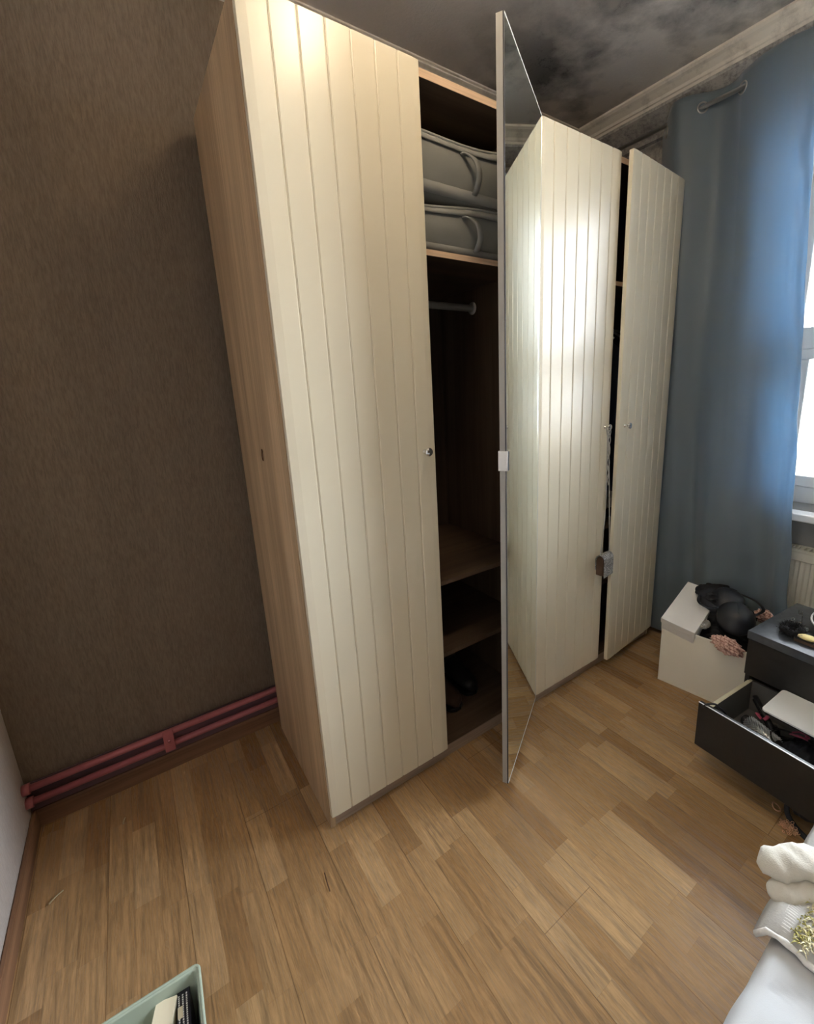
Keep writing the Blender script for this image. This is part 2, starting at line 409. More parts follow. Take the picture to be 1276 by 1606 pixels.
pr = [(RX, CZ - .062), (RX - .143, CZ - .062), (RX - .138, CZ - .072), (RX - .10, CZ - .090), (RX - .05, CZ - .115), (RX - .03, CZ - .14), (RX - .025, CZ - .15), (RX, CZ - .155)]
struct('trim_3', prism(bmesh.new(), pr, 1, FY, BY), M['mouldy'])
# skirting boards
sk = [(0, 0), (0, .068), (-.004, .072), (-.012, .072), (-.014, .064), (-.014, 0)]
struct('baseboard_back', prism(bmesh.new(), [(BY + a, b) for a, b in sk], 0, LX, RX), M['skirting'])
struct('baseboard_left', prism(bmesh.new(), [(LX - a, b) for a, b in sk], 1, FY, BY), M['skirting_y'])
# window
FX = RX + .13
wf = bmesh.new(); yw0, yw1 = WIN_Y0, WIN_Y1
bx(wf, FX, FX + .07, yw0, yw1, WIN_Z0, WIN_Z0 + .085); bx(wf, FX, FX + .07, yw0, yw1, WIN_Z1 - .09, WIN_Z1)
bx(wf, FX, FX + .07, yw0, yw0 + .06, WIN_Z0, WIN_Z1); bx(wf, FX, FX + .07, yw1 - .06, yw1, WIN_Z0, WIN_Z1)
bx(wf, FX, FX + .07, yw0, yw1, 1.60, 1.70)
w1 = struct('window_1', wf, M['white_pvc'], bevel=.006)
g = obj('glass_pane', box(FX + .03, FX + .04, yw0 + .05, yw1 - .05, WIN_Z0 + .06, WIN_Z1 - .07), M['glass'], w1)
fr = bmesh.new()
bx(fr, FX - .018, FX + .02, yw0 + .06, yw1 - .06, WIN_Z0 + .085, WIN_Z0 + .14); bx(fr, FX - .018, FX + .02, yw0 + .06, yw1 - .06, 1.552, 1.60)
bx(fr, FX - .018, FX + .02, yw0 + .06, yw0 + .11, WIN_Z0 + .14, 1.552); bx(fr, FX - .018, FX + .02, yw1 - .11, yw1 - .06, WIN_Z0 + .14, 1.552)
obj('sash', fr, M['white_pvc'], w1, bevel=.005)
sl = box(RX - .08, FX, WIN_Y0 - .05, WIN_Y1 + .05, WIN_Z0 - .042, WIN_Z0 - .006)
struct('trim_4', sl, M['white_pvc'], bevel=.006)

# outside
t = thing('neighbour_house', 'pale brick house across the street seen through the window', 'house', (9.0, 0, -2.6))
hb = box(0, 5, -9, 9, 0, 3.15); obj('wall', hb, M['brick'], t)
obj('roof', prism(bmesh.new(), [(-.35, 3.15), (5.3, 3.15), (2.5, 5.2)], 1, -9.3, 9.3), M['grass_out'], t)
for k in range(5):
    wq = obj('window', box(-.05, .06, -7.6 + k * 3.2, -6.2 + k * 3.2, 1.0, 2.4), M['white_pvc'], t)
struct('ground', box(2.6, 30, -20, 20, -2.75, -2.6), M['grass_out'])

# ------------------------------------------------------------------ ceiling lamp
t = thing('ceiling_lamp', 'round opal globe lamp hanging close under the ceiling', 'lamp', (LAMP.x, LAMP.y, CZ))
obj('ceiling_plate', lathe(bmesh.new(), [(.0, 0), (.05, 0), (.05, -.012), (.03, -.02), (.0, -.02)]), M['white_pvc'], t, smooth=True)
obj('stem', tube(bmesh.new(), [(0, 0, -.015), (0, 0, -.045)], .008, 12), M['white_pvc'], t, smooth=True)
R0 = .078; obj('glass_shade', lathe(bmesh.new(), [(R0 * math.sin(PI * k / 16), LAMP.z - CZ + R0 * math.cos(PI * k / 16)) for k in range(17)], n=32), M['opal'], t, smooth=True)

# ------------------------------------------------------------------ heating pipes
t = thing('heating_pipe', 'upper rose painted heating pipe along the foot of the brown wall', 'pipe', (LX, .635, .183), 0, None)
PY = .632
obj('pipe_run', tube(bmesh.new(), [(0.0, PY - .635, 0), (.4, PY - .635, .001), (1.0, PY - .635, 0), (1.6, PY - .635, 0)], .0125, 16), M['pipe'], t, smooth=True)
obj('wall_collar', tube(bmesh.new(), [(0, -.003, 0), (.02, -.003, 0)], .019, 18), M['pipe'], t, smooth=True)
t = thing('heating_pipe', 'lower rose painted heating pipe along the foot of the brown wall', 'pipe', (LX, .635, .128))
obj('pipe_run', tube(bmesh.new(), [(0, -.003, 0), (1.6, -.003, 0)], .0125, 16), M['pipe'], t, smooth=True)
obj('wall_collar', tube(bmesh.new(), [(0, -.003, 0), (.02, -.003, 0)], .019, 18), M['pipe'], t, smooth=True)
t = thing('pipe_clamp', 'rose painted bracket clamping the two heating pipes', 'bracket', (-.421, .618, .156))
bm = bmesh.new(); bx(bm, -.018, .018, -.004, .0, -.047, .047); bx(bm, -.014, .014, 0, .012, -.008, .008); obj('clamp_plate', bm, M['pipe'], t, bevel=.003)
bm = lathe(bmesh.new(), [(0, .004), (.006, .003), (.007, 0), (0, 0)], Matrix.Translation((0, -.004, 0)) @ Matrix.Rotation(PI / 2, 4, 'X'), 12); obj('screw', bm, M['pipe'], t, smooth=True)
struct('trim_5', box(LX, 0.9, BY - .006, BY, .07, .185), M['pipe_back'])

# ------------------------------------------------------------------ wardrobes
WT = .018; WD = .60; WH = 2.40
def knob(parent, x, z, y=-.02):
    bm = lathe(bmesh.new(), [(0, 0), (.0085, 0), (.0085, .002), (.0048, .005), (.0042, .014), (.0085, .019), (.0135, .022), (.0145, .026), (.0125, .030), (0, .032)], Matrix.Translation((x, y, z)) @ Matrix.Rotation(PI / 2, 4, 'X'), 24)
    return obj('knob', bm, M['chrome'], parent, smooth=True, label='round chrome door knob')

def board_profile(w, th=.02, pitch=.07, first=.073, hinge_left=True):
    """2D (x,y) outline of a tongue and groove effect door; front at y=-th"""
    pts = [(0.0, 0.0), (0.0, -th + .0035), (.0012, -th + .0022), (.024, -th)]
    xs = []; x = first
    while x < w - .03: xs.append(x); x += pitch
    for g in xs:
        pts += [(g - .0042, -th), (g - .0032, -th + .0010), (g - .0012, -th + .0014), (g - .0008, -th + .0036), (g + .0008, -th + .0036), (g + .0012, -th + .0014), (g + .0032, -th + .0010), (g + .0042, -th)]
    pts += [(w - .024, -th), (w - .0012, -th + .0022), (w, -th + .0035), (w, 0.0)]
    return pts

DZ0, DZ1, DW = .062, 2.403, .497
def panel_door(parent, hx, ang, hinge, knob_x, label, DW=.497):
    """hinge 'L': door extends +x from hx; 'R': extends -x"""
    pr = board_profile(DW)
    if hinge == 'R': pr = [(x - DW, y) for x, y in pr]
    bm = prism(bmesh.new(), pr, 2, DZ0, DZ1)
    o = obj('door', bm, M['door'], parent, label=label)
    o.location = (hx, -.002, 0); o.rotation_euler = (0, 0, ang)
    knob(o, knob_x, 1.284)
    return o

def carcass(t, mid_shelf_list, x_end=1.0):
    for x0, sg in ((0, 1), (x_end - WT, -1)):
        o = obj('side_panel', box(x0, x0 + WT, 0, WD, 0, WH), M['carcass'], t)
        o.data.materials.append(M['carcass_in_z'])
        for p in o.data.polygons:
            if p.normal.x * sg > .9: p.material_index = 1      # inside face takes the oak with cabinet shade painted into its colour
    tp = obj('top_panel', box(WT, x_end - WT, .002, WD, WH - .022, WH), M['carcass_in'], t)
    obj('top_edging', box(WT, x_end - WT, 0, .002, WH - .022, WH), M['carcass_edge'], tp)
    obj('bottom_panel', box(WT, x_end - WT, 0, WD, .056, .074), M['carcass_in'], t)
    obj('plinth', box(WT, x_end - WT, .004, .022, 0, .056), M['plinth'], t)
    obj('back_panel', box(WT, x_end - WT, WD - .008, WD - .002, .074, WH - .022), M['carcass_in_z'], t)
    for z in mid_shelf_list:
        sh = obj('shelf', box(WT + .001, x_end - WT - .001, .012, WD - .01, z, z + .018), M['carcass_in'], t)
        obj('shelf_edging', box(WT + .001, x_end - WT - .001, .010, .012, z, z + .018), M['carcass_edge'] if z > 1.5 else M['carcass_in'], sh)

def rail(t, z=1.825, x_end=1.0):
    r = obj('clothes_rail', tube(bmesh.new(), [(WT, .34, z), (x_end - WT, .34, z)], .0115, 14, flat=1.25), M['rail_metal'], t, smooth=True)
    for x in (WT + .002, x_end - WT - .010):
        bm = lathe(bmesh.new(), [(0, 0), (.026, 0), (.026, .003), (.018, .008), (0, .008)], Matrix.Translation((x, .34, z)) @ Matrix.Rotation(PI / 2, 4, 'Y'), 20)
        obj('rail_socket', bm, M['rail_metal'], r, smooth=True)

A = thing('wardrobe', 'tall oak effect wardrobe unit with a closed cream panelled door and an open mirror door', 'wardrobe', (0, 0, 0))
carcass(A, [.760, .455, 1.905]); rail(A)
panel_door(A, .0015, 0, 'L', .4515, 'closed cream panelled door', .495)
# old lock slot in the side
bm = bmesh.new(); tube(bm, smooth_path([(-.0006, .262, 1.312), (-.0006, .270, 1.316), (-.0006, .276, 1.300), (-.0006, .276, 1.284), (-.0006, .268, 1.278), (-.0006, .264, 1.29), (-.0006, .262, 1.312)], 4), .0016, 6)
obj('cam_hole', bm, M['scrap_dark'], A)
# mirror door, hinged on the right at x=1.0, opened
TH2 = .545; MZ0 = .046
md = obj('mirror_door', box(-.497, 0, -.018, 0, MZ0, DZ1), M['door_edge'], A, label='open door faced with mirror', bevel=.001)
md.location = (.9985, -.002, 0); md.rotation_euler = (0, 0, TH2)
obj('mirror_glass', box(-.4935, -.0035, -.0218, -.0182, MZ0 + .004, DZ1 - .004), M['mirror'], md)
bm = bmesh.new()
bx(bm, -.497, -.4935, -.0212, -.0181, MZ0, DZ1)
obj('seal_strip', bm, M['tape'], md)
bm = bmesh.new(); bx(bm, -.4935, 0, -.0226, -.0181, MZ0, MZ0 + .004); bx(bm, -.4935, 0, -.0226, -.0181, DZ1 - .004, DZ1); bx(bm, -.0035, 0, -.0226, -.0181, MZ0 + .004, DZ1 - .004)
obj('mirror_rim', bm, M['mirror_rim'], md)
# chrome clip handle round the free edge
zc = 1.262
bm = bmesh.new(); bx(bm, -.4995, -.4972, -.026, .004, zc - .031, zc + .031); bx(bm, -.4972, -.482, .0005, .004, zc - .031, zc + .031)
hd = obj('clip_handle', bm, M['white_edge'], md, bevel=.0008)
pr = [(-.4995, -.0225), (-.4995, -.026), (-.488, -.0275), (-.474, -.0275), (-.464, -.026), (-.462, -.0235), (-.470, -.0235), (-.480, -.024)]
bm = prism(bmesh.new(), pr, 2, zc - .031, zc + .031)
obj('grip', bm, M['chrome'], hd, bevel=.003, seg=3)
for z in (.25, .95, 1.65, 2.2):
    bm = box(-.075, -.02, 0.0, .010, z - .02, z + .02); obj('hinge', bm, M['nickel'], md, bevel=.003)

Bw = thing('wardrobe', 'tall oak effect wardrobe unit with two cream panelled doors, the right one ajar', 'wardrobe', (1.0, 0, 0))
carcass(Bw, [.760, .455, 1.905]); rail(Bw)
panel_door(Bw, .0015, 0, 'L', .4515, 'closed cream panelled door', .488)
panel_door(Bw, .9985, .086, 'R', -.4515, 'cream panelled door standing ajar')

# storage bags on the top shelf of unit A
def storage_bag(z, h, sag, label, wav):
    t = thing('storage_bag', label, 'bag', (.06, .045, z), 0, None)
    Wd, Dp = .88, .48
    def sagf(x): return -sag * math.sin(PI * min(1, max(0, (x) / Wd))) + .012 * math.sin(x * 9 + wav)
    bm = bmesh.new(); nx, nz, ny = 36, 8, 8
    def P(u, v, w):   # u x, v y depth, w z
        x = u * Wd; y = v * Dp; zz = w * (h + sagf(x) * w)
        bul = .018 * math.sin(PI * w) * math.sin(PI * u)
        if v == 0: y -= bul
        y += .004 * noise.noise(Vector((x * 8, w * 5, wav)))
        return Vector((x, y, zz))
    faces = {}
    def vert(u, v, w):
        k = (round(u, 4), round(v, 4), round(w, 4))
        if k not in faces: faces[k] = bm.verts.new(P(*k))
        return faces[k]
    def quad(a, b, c, d): bm.faces.new((a, b, c, d))
    for i in range(nx):
        u0, u1 = i / nx, (i + 1) / nx
        for j in range(nz):
            w0, w1 = j / nz, (j + 1) / nz
            quad(vert(u0, 0, w0), vert(u1, 0, w0), vert(u1, 0, w1), vert(u0, 0, w1)); quad(vert(u0, 1, w0), vert(u0, 1, w1), vert(u1, 1, w1), vert(u1, 1, w0))
        for j in range(ny):
            v0, v1 = j / ny, (j + 1) / ny
            quad(vert(u0, v0, 0), vert(u0, v1, 0), vert(u1, v1, 0), vert(u1, v0, 0)); quad(vert(u0, v0, 1), vert(u1, v0, 1), vert(u1, v1, 1), vert(u0, v1, 1))
    for j in range(ny):
        for k in range(nz):
            v0, v1, w0, w1 = j / ny, (j + 1) / ny, k / nz, (k + 1) / nz
            quad(vert(0, v0, w0), vert(0, v0, w1), vert(0, v1, w1), vert(0, v1, w0)); quad(vert(1, v0, w0), vert(1, v1, w0), vert(1, v1, w1), vert(1, v0, w1))
    obj('bag_body', bm, M['bag_grey'], t, smooth=True)
    def front(x, w, out=.0): p = P(x / Wd, 0, w); p.y = -.018 * math.sin(PI * w) * math.sin(PI * x / Wd) - out; return p
    for w0, w1, nm in ((.86, 1.0, 'top_band'), (.02, .18, 'bottom_band')):
        bm = sheet(40, 2, lambda u, v: front(u * Wd, w0 + (w1 - w0) * v, .006 + .001 * math.sin(u * 160)))
        o = obj(nm, bm, M['bag_trim'], t, smooth=True); solid(o, .003)
    tube_b = tube(bmesh.new(), [front(u / 40 * Wd, 1.0, .007) + Vector((0, 0, .003)) for u in range(41)], .005, 8)
    obj('piping', tube_b, M['bag_trim'], t, smooth=True)
    x = .66
    pts = [front(x - .025, .84, .004), front(x - .018, .82, .020), front(x + .002, .66, .034), front(x + .015, .42, .036), front(x + .018, .2, .022), front(x + .018, .12, .006)]
    pts = smooth_path(pts, 6)
    def strap(u, v):
        i = min(len(pts) - 1, int(round(u * (len(pts) - 1)))); return pts[i] + Vector(((v - .5) * .022, 0, 0))
    o = obj('handle_strap', sheet(len(pts) - 1, 2, strap), M['bag_trim'], t, smooth=True); solid(o, .004)
    return t
storage_bag(1.925, .150, .012, 'lower grey fabric storage bag lying directly on the high wardrobe shelf', 1.2)
storage_bag(2.095, .200, .045, 'upper grey fabric storage bag with sagging striped rim, stacked on another', 4.0)

# footwear at the bottom of unit A
def boot(loc, rz, mat, shaft, label, name, L=.27, lean=0):
    t = thing(name, label, 'shoe', loc, rz)
    # section loops along foot: local -y is toe
    bm = bmesh.new(); rings = []
    prof = [(-L * .55, .010, .018, .022), (-L * .52, .030, .028, .028), (-L * .40, .044, .032, .034), (-L * .2, .045, .038, .042), (0, .038, .055, .055), (L * .2, .036, .065, .065), (L * .36, .034, .060, .060), (L * .44, .02, .045, .045)]
    n = 16
    for y, rx, rz_, zc_ in prof:
        rings.append([bm.verts.new((rx * math.cos(2 * PI * k / n), y, .014 + max(0.0, zc_ + rz_ * math.sin(2 * PI * k / n)))) for k in range(n)])
    for a, b in zip(rings, rings[1:]):
        for k in range(n): bm.faces.new((a[k], a[(k + 1) % n], b[(k + 1) % n], b[k]))
    bm.faces.new(rings[0]); bm.faces.new(rings[-1])
    obj('upper', bm, mat, t, smooth=True)
    so = bmesh.new(); out = [(1.05 * a * s, y) for s in (1,) for a, y in ((.012, -L * .56), (.036, -L * .5), (.048, -L * .3), (.042, 0), (.038, L * .3), (.026, L * .46))]
    poly = out + [(-a, y) for a, y in out[::-1]]
    prism(so, poly, 2, 0, .018); obj('sole', so, M['black_plastic'], t, bevel=.003)
    if shaft:
        pts = [(0, L * .2, .09), (0, L * .22, .13), (0, L * .2 + lean * .5, shaft * .6), (0, L * .18 + lean, shaft)]
        b2 = tube(bmesh.new(), smooth_path(pts, 5), [.05] * 4 + [.052] * 12, 18)
        obj('shaft', b2, mat, t, smooth=True)
        b3 = tube(bmesh.new(), [(.054 * math.cos(a / 16 * 2 * PI), L * .18 + lean + .054 * math.sin(a / 16 * 2 * PI), shaft) for a in range(16)], .006, 8, closed=True)
        obj('cuff', b3, M['fur'], t, smooth=True)
boot((.64, .26, .074), .10, M['suede'], 0, 'low brown shoe at the front on the wardrobe bottom', 'shoe', .27)
boot((.77, .30, .074), .06, M['boot_black'], .26, 'tall black boot standing behind the brown shoe in the wardrobe', 'boot', .27)
boot((.60, .40, .074), .2, M['boot_black'], .24, 'black boot deep in the dark corner of the wardrobe bottom', 'boot', .26)

# hanging garments in unit B
def garment(x, mat, length, label, seed):
    t = thing('hanging_garment', label, 'clothing', (x, .34, 1.825), 0, 'dark clothes hanging in the wardrobe')
    hk = tube(bmesh.new(), smooth_path([(0, .008, .004), (0, 0, .018), (0, -.012, .012), (0, -.010, -.006), (0, 0, -.022), (0, 0, -.055)], 5), .0022, 8); obj('hanger_hook', hk, M['chrome'], t, smooth=True)
    hb_ = tube(bmesh.new(), smooth_path([(0, -.20, -.125), (0, -.12, -.08), (0, 0, -.055), (0, .12, -.08), (0, .20, -.125)], 5), .006, 8); obj('hanger_bar', hb_, M['rail_metal'], t, smooth=True)
    def shape(u, v):
        a = u * 2 * PI; w = .205 * (1 - .15 * math.sin(v * PI)) if v > .06 else .06 + v * 2.4
        fold = .012 * math.sin(a * 7 + seed) * v
        thick = .012 + .020 * min(1, v * 3)
        z = -.068 - v * length - (abs(math.sin(a)) * .055 * (1 if v > .03 else .2))
        return Vector((thick * math.cos(a) + fold * abs(math.cos(a)), w * math.sin(a), z))
    bm = sheet(56, 24, shape); bmesh.ops.remove_doubles(bm, verts=bm.verts, dist=.0004)
    o = obj('garment_cloth', bm, mat, t, smooth=True)
    return t
garment(1.64, M['navy'], .78, 'navy garment hanging in the wardrobe just behind the gap', 1)
garment(1.73, M['black_cloth'], .70, 'black garment hanging between navy ones in the wardrobe', 2)
garment(1.82, M['navy'], .84, 'longest navy garment hanging deeper in the wardrobe', 3)
garment(1.91, M['navy'], .60, 'short navy garment hanging against the wardrobe side', 4)
# folded knitwear on shelf of unit B
for i, (m, dz, lab) in enumerate(((M['black_cloth'], 0, 'black folded jumper at the bottom of a stack behind the ajar door'), (M['grey_knit'], .052, 'pale grey folded jumper on top of a black one'))):
    bm = bmesh.new(); bmesh.ops.create_cube(bm, size=1); bmesh.ops.subdivide_edges(bm, edges=bm.edges, cuts=14, use_grid_fill=True)
    for v in bm.verts:
        c = v.co; r = 1 - .10 * (abs(c.z) * 2) ** 4
        v.co = Vector((c.x * .30 * r, c.y * .26 * r, c.z * .05 + .006 * noise.noise(Vector((c.x * 5, c.y * 5, i * 7))) * (1 if c.z > 0 else 0)))
    t = thing('folded_jumper', lab, 'clothing', (1.75, .20, .780 + dz + .0255))
    obj('jumper_body', bm, m, t, smooth=True)
    obj('folded_sleeve', crumple(.10, .09, .008, .1, 2, i, 4), m, t, smooth=True, loc=(.02, 0, .024))

# purse hanging from the knob by a cord
t = thing('purse', 'small silver patterned purse hanging by its strap from a chrome door knob', 'bag', (1.425, -.072, .635))
W_, H_ = .052, .055
def flap(u, v):
    # u along width of purse (x), v around the flap
    a = -.15 * PI + v * 1.2 * PI
    p = Vector(((u - .5) * 2 * W_ * .55 + .025, .030 * math.cos(PI - a * .0) * 0, 0))
    return p
pr = [(-.019, -.055), (-.019, .020), (-.015, .036), (-.005, .043), (.005, .043), (.015, .036), (.019, .020), (.019, -.055)]
bm = prism(bmesh.new(), pr, 0, -.045, .045)   # body running in x ; profile in (y,z)
Rz = .12
bd = obj('purse_body', bm, M['suede'], t, bevel=.006, seg=3, rot=(0, 0, Rz))
fl = []
for k in range(13):
    a = PI * (k / 12); fl.append((-.024 * math.cos(a), .022 + .026 * math.sin(a)))
outer = [(-.024, -.062)] + fl + [(.024, -.03)]; inner = [(y * .90, z - .002) for y, z in outer[::-1]]
obj('purse_flap', prism(bmesh.new(), outer + inner, 0, -.043, .046), M['purse'], t, rot=(0, 0, Rz), bevel=.001)
# straps up to the knob at (1.453,-.04,1.284)
kx, ky, kz = 1.453 - 1.425, -.035 + .072, 1.284 - .635
for nm, pts in (('strap', [(kx, ky + .004, kz - .004), (kx + .004, ky - .012, kz - .12), (kx + .012, .012, .25), (.042, .004, .046)]),
                ('strap', [(kx, ky - .004, kz - .004), (kx - .012, ky - .014, kz - .12), (kx - .03, .006, .25), (-.040, -.004, .046)])):
    obj(nm, tube(bmesh.new(), smooth_path(pts, 8), .0022, 8), M['grey_knit'], t, smooth=True)
t = thing('cord_tassel', 'twisted pale cord hanging from the chrome knob beside the purse strap', 'cord', (1.456, -.040, 1.284))
for q in range(3):
    pts = []
    for k in range(30):
        s = k / 29; a = s * 16 + q * 2.1
        pts.append((.004 + .006 * math.cos(a), -.004 + .005 * math.sin(a), -.004 - s * (.30 - q * .03)))
    obj('cord_strand', tube(bmesh.new(), pts, .0022, 7), M['grey_knit'], t, smooth=True)

# ------------------------------------------------------------------ curtain and rod
RODX, RODZ = 2.065, 2.705
t = thing('curtain_rod', 'thin metal curtain rod running through the top of the blue curtain', 'rod', (RODX, .3, RODZ))
obj('rod_tube', tube(bmesh.new(), [(0, .33, 0), (0, -2.4, 0)], .0095, 16), M['nickel'], t, smooth=True)
for y in (.20, -2.3):
    bm = bmesh.new(); tube(bm, smooth_path([(0, y, -.004), (.03, y, -.022), (.09, y, -.022), (.133, y, -.02)], 4), .006, 10); obj('wall_bracket', bm, M['nickel'], t, smooth=True)
    # flange on the wall
    obj('bracket_plate', box(.127, .134, y - .014, y + .014, -.05, .015), M['nickel'], t, bevel=.002)
ct = thing('curtain', 'long blue grey satin eyelet curtain hanging beside the window', 'curtain', (RODX, 0, 0))
CT_TOP, CT_BOT = 2.765, .03
def cur(s, z):
    """s in 0..1 from left (.16) to right edge"""
    h = (CT_TOP - z) / (CT_TOP - CT_BOT)
    y0 = .162 - .16 * h ** 1.2 * .9; y1 = -.468 - .205 * h
    yt = .162 + (-.468 - .162) * s
    y = y0 + (y1 - y0) * s
    yw = yt if yt > -.20 else -.20 + (yt + .20) * .55
    top = math.cos(2 * PI * (yw - .044) / .327)          # rod crossings at +-.082, -.245
    low = math.sin(2 * PI * (s * 2.15 + .10)) * .8 + .25 * math.sin(2 * PI * (s * 4.1 + .35 + .1 * h)) 
    k = min(1, max(0, (h - .03) / .75)); k = k * k * (3 - 2 * k)
    x = -.048 * (top * (1 - k)) - .040 * low * k
    x += .006 * noise.noise(Vector((s * 9, z * 1.3, 2))) + .003 * noise.noise(Vector((s * 22, z * 4, 7))) * h
    # crumple at the light-struck right edge
    e = max(0, (s - .86) / .14); x += .012 * e * noise.noise(Vector((s * 30, z * 7, 3))); y += .010 * e * noise.noise(Vector((1, z * 5, 3)))
    zz = z - .085 * max(0, 1 - s / .13) ** 1.5 * max(0, 1 - h * 6) + .012 * max(0, 1 - h * 8) * max(0, (s - .6) / .4)
    return Vector((x, y, zz))
bm = sheet(150, 120, lambda u, v: cur(u, CT_TOP + (CT_BOT - CT_TOP) * v))
for v in bm.verts:
    pass
o = obj('curtain_cloth', bm, M['curtain'], ct, smooth=True); solid(o, .0015, 0)
def eyelet(yc):
    s = (yc - .162) / (-.468 - .162); p = cur(s, RODZ); p1 = cur(s + .004, RODZ); d = (p1 - p); ang = math.atan2(d.y, d.x)
    bm = bmesh.new(); R1 = .021
    tube(bm, [(R1 * math.cos(2 * PI * k / 28), 0, R1 * math.sin(2 * PI * k / 28)) for k in range(28)], .0042, 8, closed=True)
    return obj('eyelet_ring', bm, M['nickel'], ct, smooth=True, loc=p, rot=(0, 0, ang))
for yc in (.126, -.038, -.203): eyelet(yc)

# ------------------------------------------------------------------ radiator
t = thing('radiator', 'cream panel radiator under the window sill behind the curtain', 'radiator', (2.118, -.57, .13))
LR, HR = 1.25, .545
pts = [(0, 0)]; n = 30; pitch = LR / n
for i in range(n):
    y = -i * pitch
    pts += [(0.0, y - pitch * .12), (.009, y - pitch * .28), (.009, y - pitch * .62), (0.0, y - pitch * .78)]
pts += [(0, -LR), (.014, -LR), (.014, 0)]
bm = prism(bmesh.new(), pts, 2, .045, HR - .045); obj('front_panel', bm, M['radiator'], t, bevel=.002)
bm = bmesh.new(); bx(bm, -.002, .014, -LR, 0, 0, .045); bx(bm, -.002, .014, -LR, 0, HR - .045, HR); obj('panel_rim', bm, M['radiator'], t, bevel=.004)
obj('rear_panel', box(.062, .070, -LR, 0, 0, HR), M['radiator'], t)
gb = bmesh.new(); bx(gb, -.003, .006, -LR, 0, HR, HR + .012); bx(gb, .064, .072, -LR, 0, HR, HR + .012)
k = 0
while k * .022 < LR: bx(gb, .006, .064, -k * .022 - .008, -k * .022, HR, HR + .010); k += 1
obj('top_grille', gb, M['radiator'], t)
obj('side_cover', box(-.002, .072, 0, .004, 0, HR + .01), M['radiator'], t, bevel=.001)
for y in (-.12, -LR + .12): obj('wall_hook', box(.070, .0815, y - .015, y + .015, .1, .45), M['radiator'], t)
# ------------------------------------------------------------------ crate with clothes
cr_rot = .12
cr = thing('storage_box', 'cream cardboard storage box full of clothes standing on the floor beside the black nightstand', 'box', (1.648, -.262, 0), cr_rot)
CW, CD, CH, ct_ = .362, .34, .312, .006    # width along -y, depth along +x
bm = bmesh.new()
bx(bm, 0, ct_, -CW, 0, 0, CH); bx(bm, CD - ct_, CD, -CW, 0, 0, CH); bx(bm, ct_, CD - ct_, -ct_, 0, 0, CH); bx(bm, ct_, CD - ct_, -CW, -CW + ct_, 0, CH); bx(bm, ct_, CD - ct_, -CW + ct_, -ct_, 0, ct_)
obj('box_body', bm, M['cardboard_white'], cr, bevel=.0015)
obj('top_binding', box(-.0012, .0002, -CW, 0, CH - .020, CH - .001), M['cardboard_white'], cr, bevel=.0005)
obj('bottom_binding', box(-.0012, .0002, -CW, 0, 0.0, .012), M['cardboard_white'], cr, bevel=.0005)
def in_crate(x, y, z):   # local -> world
    c, s = math.cos(cr_rot), math.sin(cr_rot); return (1.648 + c * x - s * y, -.262 + s * x + c * y, z)
# shoe box tilted in crate: corner near (1.667,-.25,.36), rising away
sb = thing('shoe_box', 'white lidded cardboard box leaning out of the clothes box', 'box', (1.632, -.262, .322), .10)
sb.rotation_euler = (math.radians(7), math.radians(-20), .06)
obj('box_base', box(.003, .297, -.153, -.003, -.055, .030), M['white_card'], sb, bevel=.0015)
obj('box_lid', box(0, .30, -.156, 0, .006, .034), M['white_card'], sb, bevel=.002)
bl = bmesh.new(); bx(bl, .012, .08, -.1568, -.1558, -.03, -.005); obj('box_label', bl, M['white_edge'], sb)
# black clothes heap
def lump(name, label, cat, loc, r, mat, amp=.22, freq=2.2, seed=1, rot=(0, 0, 0), parent=None, sub=5):
    bm = crumple(*r, amp, freq, seed, sub)
    o = obj(name, bm, mat, parent, smooth=True, loc=loc, rot=rot)
    if not parent: tag(o, label, cat)
    return o
t = thing('black_bra', 'black padded bra draped over the heap in the clothes box', 'clothing', (1.80, -.49, .40), .1)
def cup(u, v):
    a = v * 2 * PI; r = u; return Vector((.085 * r * math.cos(a), .078 * r * math.sin(a), .055 * math.cos(r * PI / 2) ** .7 if r < 1 else 0))
for (p, rt) in (((-.02, -.035, .005), (.15, -.65, .2)), ((.085, .04, .035), (-.2, -.1, .5))):
    o = obj('cup', sheet(14, 36, cup), M['black_satin'], t, smooth=True, loc=p, rot=rt); solid(o, .006)
for pts in (((-.01, .04, .03), (-.06, .07, .035), (-.05, .115, .045), (.03, .13, .05), (.10, .10, .05)), ((.02, -.09, .02), (.10, -.11, .03), (.18, -.05, .03), (.17, .05, .05))):
    obj('shoulder_strap', tube(bmesh.new(), smooth_path(pts, 6), .007, 8, flat=.35), M['black_satin'], t, smooth=True)
lump('crumpled_shirt', 'black crumpled shirt bulging at the back of the clothes box', 'clothing', (1.90, -.42, .345), (.10, .125, .075), M['black_cloth'], .22, 2.4, 3)
lump('crumpled_leggings', 'black crumpled leggings filling the front of the clothes box', 'clothing', (1.815, -.46, .265), (.085, .11, .055), M['black_cloth'], .16, 2.6, 9, (0, 0, .1))
t = thing('folded_sweater', 'black folded sweater hanging over the white carton in the clothes box', 'clothing', (1.90, -.395, .445), 0)
obj('sweater_body', crumple(.085, .075, .022, .25, 2.0, 5), M['black_cloth'], t, smooth=True)
obj('sweater_sleeve', tube(bmesh.new(), smooth_path([(.02, -.02, .012), (-.05, .03, .008), (-.095, .015, -.018), (-.10, -.05, -.045)], 6), [.018] * 6 + [.020] * 13, 12), M['black_cloth'], t, smooth=True)
lump('plaid_shorts', 'pink plaid cloth spilling over the front rim of the clothes box', 'clothing', (1.672, -.545, .318), (.030, .048, .026), M['plaid'], .42, 2.4, 4, (.2, .1, .1))
lump('plaid_sleeve', 'scrap of pink plaid cloth at the back of the box beside the nightstand', 'clothing', (1.965, -.575, .375), (.028, .032, .028), M['plaid'], .25, 2.4, 8)
